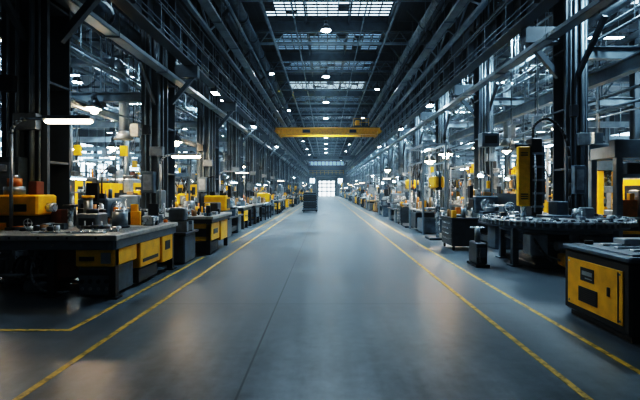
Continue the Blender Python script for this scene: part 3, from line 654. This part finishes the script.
archlamp(-5.2,7.05,.94,2.78,1.3)
archlamp(-4.5,11.6,.95,2.55,1.05)
r=random.Random(9); b=B()
b.box(-4.95,-2.75,10.4,12.5,.88,.95,'bench_top',.01); b.box(-4.9,-2.8,10.45,12.45,.78,.88,'black_paint')
for x,y in ((-2.9,10.55),(-2.9,12.35),(-4.8,10.55),(-4.8,12.35),(-3.9,10.55)): b.box(x-.05,x+.05,y-.05,y+.05,0,.78,'black_paint')
b.box(-3.35,-2.82,10.5,11.3,.34,.77,'yellow_paint',.015); b.box(-3.25,-2.95,10.48,10.5,.45,.65,'black_paint'); b.box(-2.822,-2.81,10.7,11.1,.5,.62,'black_paint')
b.box(-3.3,-2.85,10.55,11.3,.04,.3,'black_paint',.01); b.box(-3.2,-2.82,11.45,12.2,.25,.77,'yellow_paint',.015); b.box(-4.6,-3.5,10.55,12.3,.1,.6,'dark_steel',.02)
b.box(-4.75,-4.6,11.9,12.3,.95,1.6,'blue_steel',.03); b.cyl((-3.7,11.6,.95),(-3.7,11.6,1.3),.14,'grey_steel',16); b.box(-3.4,-3.0,11.8,12.2,.95,1.25,'dark_steel',.02)
clutter(b,-4.1,-2.9,10.6,12.3,.95,34,r,.3); b.obj('assembly_bench')
inst('lathe',POOL['lathe'][2],(-4.2,9.6-.0,0),-math.pi/2)

# ------------------------------------------------------------------ hero right: generator cabinet
b=B(); x0,x1,y0,y1=3.14,4.55,4.4,5.62
b.box(x0+.06,x1-.06,y0+.06,y1-.06,0,.08,'black_paint'); b.box(x0,x1,y0,y1,.07,.84,'black_paint',.025); b.box(x0-.02,x1+.02,y0-.02,y1+.02,.84,.9,'blue_steel',.015)
b.box(x0-.012,x0,y0+.10,y1-.1,.16,.74,'yellow_paint',.004)
b.box(x0-.017,x0-.011,y0+.58,y0+.84,.50,.66,'black_paint'); b.box(x0-.019,x0-.016,y0+.61,y0+.81,.57,.62,'grey_steel'); b.box(x0-.019,x0-.016,y0+.61,y0+.75,.53,.545,'grey_steel')
b.box(x0-.016,x0-.011,y0+.52,y0+.88,.24,.42,'dark_steel')
for q in range(7): b.box(x0-.024,x0-.014,y0+.53,y0+.87,.255+q*.023,.265+q*.023,'black_paint')
b.box(x0-.017,x0-.011,y0+.16,y0+.165+.01,.18,.72,'black_paint'); b.box(x0-.025,x0-.011,y0+.3,y0+.34,.42,.52,'black_paint',.003)
for yy in (y0+.14,y1-.14):
    for zz in (.2,.7): b.cyl((x0-.02,yy,zz),(x0-.01,yy,zz),.012,'bright_steel',8)
b.box(x0+.1,x1-.1,y0-.012,y0,.16,.74,'yellow_paint',.004); b.box(x0+.5,x1-.5,y0-.018,y0-.01,.3,.6,'black_paint')
b.box(x0+.08,x1-.08,y0+.08,y1-.08,.9,.915,'grey_steel',.004)
for yy in (y0+.3,y0+.55,y0+.8): b.box(x0+.25,x1-.1,yy,yy+.08,.915,.94,'bright_steel',.004)
b.box(x0+.5,x1-.3,y1-.42,y1-.2,.915,1.0,'grey_steel',.01)
b.cyl((x0+.2,y1-.2,.915),(x0+.2,y1-.2,.96),.05,'black_paint',14)
b.obj('generator_cabinet')
# hero right: rotary indexing table machine with mast
r=random.Random(12); b=B()
cx,cy,RT=5.02,9.4,1.48
b.cyl((cx,cy,.95),(cx,cy,1.0),RT,'bright_steel',64); b.cyl((cx,cy,.82),(cx,cy,.95),RT-.1,'blue_steel',48); b.cyl((cx,cy,.72),(cx,cy,.82),1.1,'blue_steel',40)
b.cyl((cx,cy,1.0),(cx,cy,1.012),RT-.22,'grey_steel',48); b.cyl((cx,cy,1.0),(cx,cy,1.05),.35,'blue_steel',32)
for k in range(72):
    t=2*math.pi*k/72; c,s_=math.cos(t),math.sin(t)
    b.cyl((cx+(RT-.08)*c,cy+(RT-.08)*s_,.99),(cx+(RT-.08)*c,cy+(RT-.08)*s_,1.035),.04,'dark_steel' if k%2 else 'bright_steel',8)
    b.box(cx+RT*c-.02,cx+RT*c+.02,cy+RT*s_-.02,cy+RT*s_+.02,.88,.96,'grey_steel')
for k in range(12):
    t=2*math.pi*k/12; c,s_=math.cos(t),math.sin(t); b.cyl((cx+.4*c,cy+.4*s_,1.015),(cx+1.2*c,cy+1.2*s_,1.015),.018,'dark_steel',6)
for k in range(14):
    t=2*math.pi*k/14+.2; c,s_=math.cos(t),math.sin(t); hh=r.uniform(.03,.09); b.box(cx+1.05*c-.06,cx+1.05*c+.06,cy+1.05*s_-.06,cy+1.05*s_+.06,1.01,1.01+hh,r.choice(['grey_steel','bright_steel','dark_steel','orange_paint']),.01)
b.cyl((cx,cy,.1),(cx,cy,.72),.45,'dark_steel',28); b.cyl((cx,cy,.45),(cx,cy,.5),.55,'blue_steel',28)
b.box(cx-.8,cx+.8,cy-.8,cy+.8,0,.12,'dark_steel',.03)
for k in range(6):
    t=2*math.pi*k/6+.35; c,s_=math.cos(t),math.sin(t); b.box(cx+1.1*c-.06,cx+1.1*c+.06,cy+1.1*s_-.06,cy+1.1*s_+.06,0,.8,'blue_steel'); b.box(cx+1.1*c-.12,cx+1.1*c+.12,cy+1.1*s_-.12,cy+1.1*s_+.12,0,.03,'blue_steel')
    b.cyl((cx+.4*c,cy+.4*s_,.3),(cx+1.08*c,cy+1.08*s_,.55),.035,'grey_steel',8)
b.box(5.2,5.7,8.3,8.7,.15,.7,'blue_steel',.02); b.box(4.05,4.4,8.45,8.8,.3,.72,'grey_steel',.02); b.cyl((4.5,8.35,.5),(5.0,8.35,.5),.09,'grey_steel',14); b.box(4.6,4.95,8.25,8.5,.1,.35,'yellow_paint',.02)
b.curve([(4.1,8.5,.7),(4.3,8.3,.3),(4.7,8.2,.08),(5.1,8.4,.5)],.025,'rubber',6); b.curve([(5.6,8.4,.7),(5.4,8.25,.2),(5.0,8.2,.08),(4.4,8.5,.3)],.02,'grey_steel',6)
b.box(4.66,4.9,9.65,9.95,1.0,2.78,'black_paint',.02); b.box(4.9,4.97,9.7,9.9,1.3,2.6,'blue_steel'); b.box(4.3,4.66,9.7,9.95,2.55,2.65,'dark_steel',.01)
b.box(4.20,4.46,9.3,9.42,1.25,2.55,'yellow_paint',.012); b.box(4.46,4.49,9.28,9.44,1.25,2.55,'black_paint'); b.box(4.3,4.5,9.42,9.7,1.6,1.75,'black_paint'); b.box(4.3,4.5,9.42,9.7,2.2,2.3,'black_paint')
for z in (1.4,1.45,1.5,2.35,2.4): b.box(4.25,4.4,9.292,9.3,z,z+.02,'black_paint')
b.cyl((4.33,9.36,1.0),(4.33,9.36,1.25),.06,'bright_steel',12)
for z in (1.2,1.5,1.8,2.1,2.4): b.box(4.64,4.92,9.62,9.65,z,z+.05,'grey_steel')
b.curve([(4.75,9.8,2.78),(4.8,9.8,3.1),(5.1,9.7,3.2),(5.5,9.7,2.6),(5.6,9.8,1.0)],.03,'rubber',8)
b.curve([(4.7,9.6,2.4),(4.64,9.45,2.0),(4.66,9.5,1.5),(4.7,9.6,1.1)],.02,'grey_steel',6)
b.box(5.1,5.35,9.4,9.8,1.0,1.35,'blue_steel',.02); b.box(5.6,5.8,9.2,9.5,1.0,1.22,'grey_steel',.02); b.cyl((5.3,9.0,1.0),(5.3,9.0,1.2),.09,'bright_steel',14)
b.obj('rotary_table_machine')
b=B(); b.box(3.1,3.38,8.8,9.4,0,.05,'black_paint'); b.box(3.13,3.35,8.85,9.35,.05,.5,'dark_steel',.02); b.cyl((3.23,9.1,.5),(3.23,9.1,.78),.06,'grey_steel',12); b.disc_wheel((3.23,9.1,.8),(0,0,1),.14,.014,'bright_steel'); b.box(3.13,3.32,8.83,8.85,.2,.4,'blue_steel'); b.curve([(3.2,8.85,.4),(3.15,8.75,.2),(3.2,8.7,.02)],.015,'rubber',6); b.obj('handwheel_stand')
b=B()
for x in (7.25,9.2):
    for y in (10.6,11.6): b.box(x-.08,x+.08,y-.08,y+.08,0,2.45,'struct_light',.01); b.box(x-.14,x+.14,y-.14,y+.14,0,.03,'struct_light')
b.box(7.1,9.35,10.48,10.72,2.4,2.85,'struct_light',.015); b.box(7.1,9.35,11.5,11.7,2.4,2.85,'struct_light',.015); b.box(7.12,7.34,10.6,11.6,2.4,2.7,'struct_light',.01)
b.box(7.2,9.2,10.55,10.65,1.9,2.0,'struct_light'); b.box(7.2,9.2,10.55,11.65,.85,.92,'bench_top',.01); b.box(7.3,9.1,10.6,10.66,.5,.58,'yellow_paint',.01)
b.box(7.4,8.0,10.9,11.4,.0,.8,'dark_steel',.02); b.box(8.1,9.0,10.8,11.4,.0,.8,'blue_steel',.02)
clutter(b,7.4,9.0,10.7,11.5,.92,34,random.Random(3),.6); b.box(7.5,7.9,10.8,11.1,.92,1.35,'orange_paint',.02); b.box(8.0,8.4,10.9,11.3,.92,1.6,'grey_steel',.02)
b.box(7.6,8.3,10.75,11.1,2.0,2.3,'dark_steel',.02); b.obj('gantry_frame')
inst('tool_cart',POOL['tool_cart'][2],(3.65,11.7,0),math.pi)
inst('lathe',POOL['lathe'][0],(4.95,12.6,0),math.pi)
inst('roller_conveyor',POOL['roller_conveyor'][1],(6.6,7.0,0),0)
inst('drill_press',POOL['drill_press'][1],(3.6,13.9,0),math.pi)
inst('milling_machine',POOL['milling_machine'][3],(-8.1,8.4,0),0)
inst('storage_rack',POOL['storage_rack'][0],(10.3,8.6,0),0)
b=B(); b.cyl((0,0,3.45),(0,0,8),.03,'struct_light',8); b.box(-.28,.28,-.2,.2,3.0,3.45,'blue_steel',.02); b.box(-.2,.2,-.21,-.2,3.1,3.35,'black_paint'); b.cyl((0,0,1.9),(0,0,3.0),.018,'rubber',6); b.box(-.06,.06,-.05,.05,1.65,1.9,'yellow_paint',.01); b.obj('hanging_junction_box',(5.3,13.9,0))

# pallet trolley in the aisle
b=B(); casters(b,-.45,.45,-.7,.7); b.box(-.55,.55,-.85,.85,.12,.2,'black_paint',.01)
for k in range(7): b.box(-.5,.5,-.8,.8,.22+k*.17,.31+k*.17,['blue_steel','dark_steel','dark_steel'][k%3],.01); b.box(-.45,.45,-.75,.75,.31+k*.17,.39+k*.17,'black_paint')
for x in (-.5,.5): b.cyl((x,.83,.2),(x,.83,1.6),.02,'dark_steel',8)
b.cyl((-.5,.83,1.6),(.5,.83,1.6),.02,'dark_steel',8); b.obj('pallet_trolley',(-1.15,31,0))

# ------------------------------------------------------------------ floor markings
def line(x0,x1,y0,y1):
    b=B(); b.box(x0,x1,y0,y1,0.0,0.003,'line'); b.obj('floor_line_marking')
line(-2.39,-2.33,-3,108); line(1.98,2.04,-3,108); line(2.72,2.78,-3,108)
line(-2.95,-2.89,4.9,10.2); line(-9,-2.89,4.84,4.9); line(-2.9,-2.84,13,60) 

# ------------------------------------------------------------------ lamps
def highbay(mat,s=1.0):
    b=B(); b.cyl((0,0,.12),(0,0,.42),.28*s,'dark_steel',20,r1=.08*s); b.cyl((0,0,.08),(0,0,.12),.29*s,'dark_steel',20); b.cyl((0,0,.06),(0,0,.08),.24*s,mat,20); b.cyl((0,0,.42),(0,0,.6),.07*s,'dark_steel',12); b.cyl((0,0,.6),(0,0,1.4),.012,'dark_steel',6)
    if mat=='lamp_warm': b.ball((0,0,.02),.13,mat)
    return b.mesh('highbay_lamp')
hb=highbay('lamp_cool'); hw=highbay('lamp_warm'); hs=highbay('lamp_cool',.55)
def lamp(name,me,loc,power,color,spot=120,sc=1.0):
    o=inst(name,me,loc)
    if power:
        l=bpy.data.lights.new(name+'_light','SPOT'); l.energy=power; l.color=color; l.shadow_soft_size=.22; l.spot_size=math.radians(spot); l.spot_blend=.8
        lo=bpy.data.objects.new('bulb',l); lo.parent=o; lo.location=(0,0,-0.14); col.objects.link(lo)
cool=(.62,.84,1); warm=(1,.76,.52)
for k,y in enumerate(range(13,112,9)):
    lamp('highbay_lamp',hb,(.0,y,9.75),(2700 if y<20 else 4000),cool)
for y in range(26,108,12):
    inst('highbay_lamp',hs,(-3.3,y,8.6)); inst('highbay_lamp',hs,(3.6,y+4,8.6))
for k,y in enumerate(range(9,105,6)):
    lamp('highbay_lamp',hb,(6.75,y+.3,7.4),(800 if y<14 else 1300),cool,140)
    lamp('highbay_lamp',hb,(-6.9,y+2,7.6),(800 if y<14 else 1300),cool,140)
for k,y in enumerate(range(14,105,9)):
    for s in (-1,1): lamp('highbay_lamp',hb,(s*13.6,y+.3,7.4),1900,cool,150)
for k,(x,y,z) in enumerate(((-7.6,14,4.2),(4.6,16.4,2.9),(-6.8,26,4.2),(7.8,22,3.7),(-10.5,21,3.6),(11,26,3.9),(-16,32,4),(16,34,4),(8.4,38,3.8),(-8,40,3.8),(8.5,55,3.6),(-9,56,3.6),(8.4,14.2,4.0),(-8.6,10.2,3.4),(-6.5,18.5,3.6),(-9.5,15.5,4),(9,16.5,3.9),(-14,24,3.8),(14,24,4),(6.6,31,3.4),(-6.7,34,3.4),(5.0,20.5,2.9),(4.9,34,3.1),(10.8,19.5,3.2))):
    lamp('pendant_lamp',hw,(x,y,z),380,warm,150)
b=B(); b.box(-.12,.12,-.3,.3,.05,.2,'dark_steel',.02); b.box(-.1,.1,-.27,.27,.03,.05,'lamp_cool'); b.cyl((0,0,.2),(0,0,.35),.03,'dark_steel',8); fl=b.mesh('added_girder_spot')  # added fixtures under the runway girders, placed to cast light pools on the floor
for (x,y,p,c) in ((4.75,19.5,1000,(1,.80,.60)),(4.75,27,900,(1,.80,.60)),(-4.4,17,1000,cool),(-4.4,26,1100,cool),(4.75,38,1000,cool),(-4.4,38,1000,cool)):
    o=inst('added_girder_spot',fl,(x,y,5.4)); l=bpy.data.lights.new('added_floor_spot','SPOT'); l.energy=p; l.color=c; l.shadow_soft_size=.15; l.spot_size=math.radians(75); l.spot_blend=.9
    lo=bpy.data.objects.new('bulb',l); lo.parent=o; lo.rotation_euler=(0,math.radians(22 if x>0 else -22),0); col.objects.link(lo)
b=B(); b.box(-.8,.8,-.08,.08,.03,.1,'grey_steel',.01); b.box(-.77,.77,-.05,.05,0,.03,'tube_cool'); 
for x in (-.6,.6): b.cyl((x,0,.1),(x,0,1.1),.008,'dark_steel',5)
ft=b.mesh('fluorescent_fixture')
for s in (-1,1):
    for y in range(13,100,7):
        for x in (9.6,12.8,16.5,21): inst('fluorescent_fixture',ft,(s*(x+R.uniform(-.4,.4)),y+R.uniform(0,3),6.9+R.uniform(0,.5)))

# ------------------------------------------------------------------ world, camera
w=bpy.data.worlds.new('World'); scene.world=w; w.use_nodes=True
bg=w.node_tree.nodes['Background']; bg.inputs[0].default_value=(.5,.65,.8,1); bg.inputs[1].default_value=.3
vs=w.node_tree.nodes.new('ShaderNodeVolumeScatter'); vs.inputs['Density'].default_value=0.0014; vs.inputs['Color'].default_value=(.78,.92,1,1); vs.inputs['Anisotropy'].default_value=0.3
w.node_tree.links.new(vs.outputs[0], w.node_tree.nodes['World Output'].inputs['Volume'])
cd=bpy.data.cameras.new('camera'); cd.lens=24; cd.sensor_width=36; cd.shift_x=-6/640; cd.shift_y=-10/640; cd.clip_end=400
co=bpy.data.objects.new('camera',cd); co.location=(0,0,1.6); co.rotation_euler=(math.radians(90),0,0); col.objects.link(co); scene.camera=co
try:
    scene.view_settings.view_transform='Filmic'
    scene.view_settings.look='Very High Contrast'
except Exception as e: print(e)
print('VT',scene.view_settings.view_transform,scene.view_settings.look, len(bpy.data.objects))
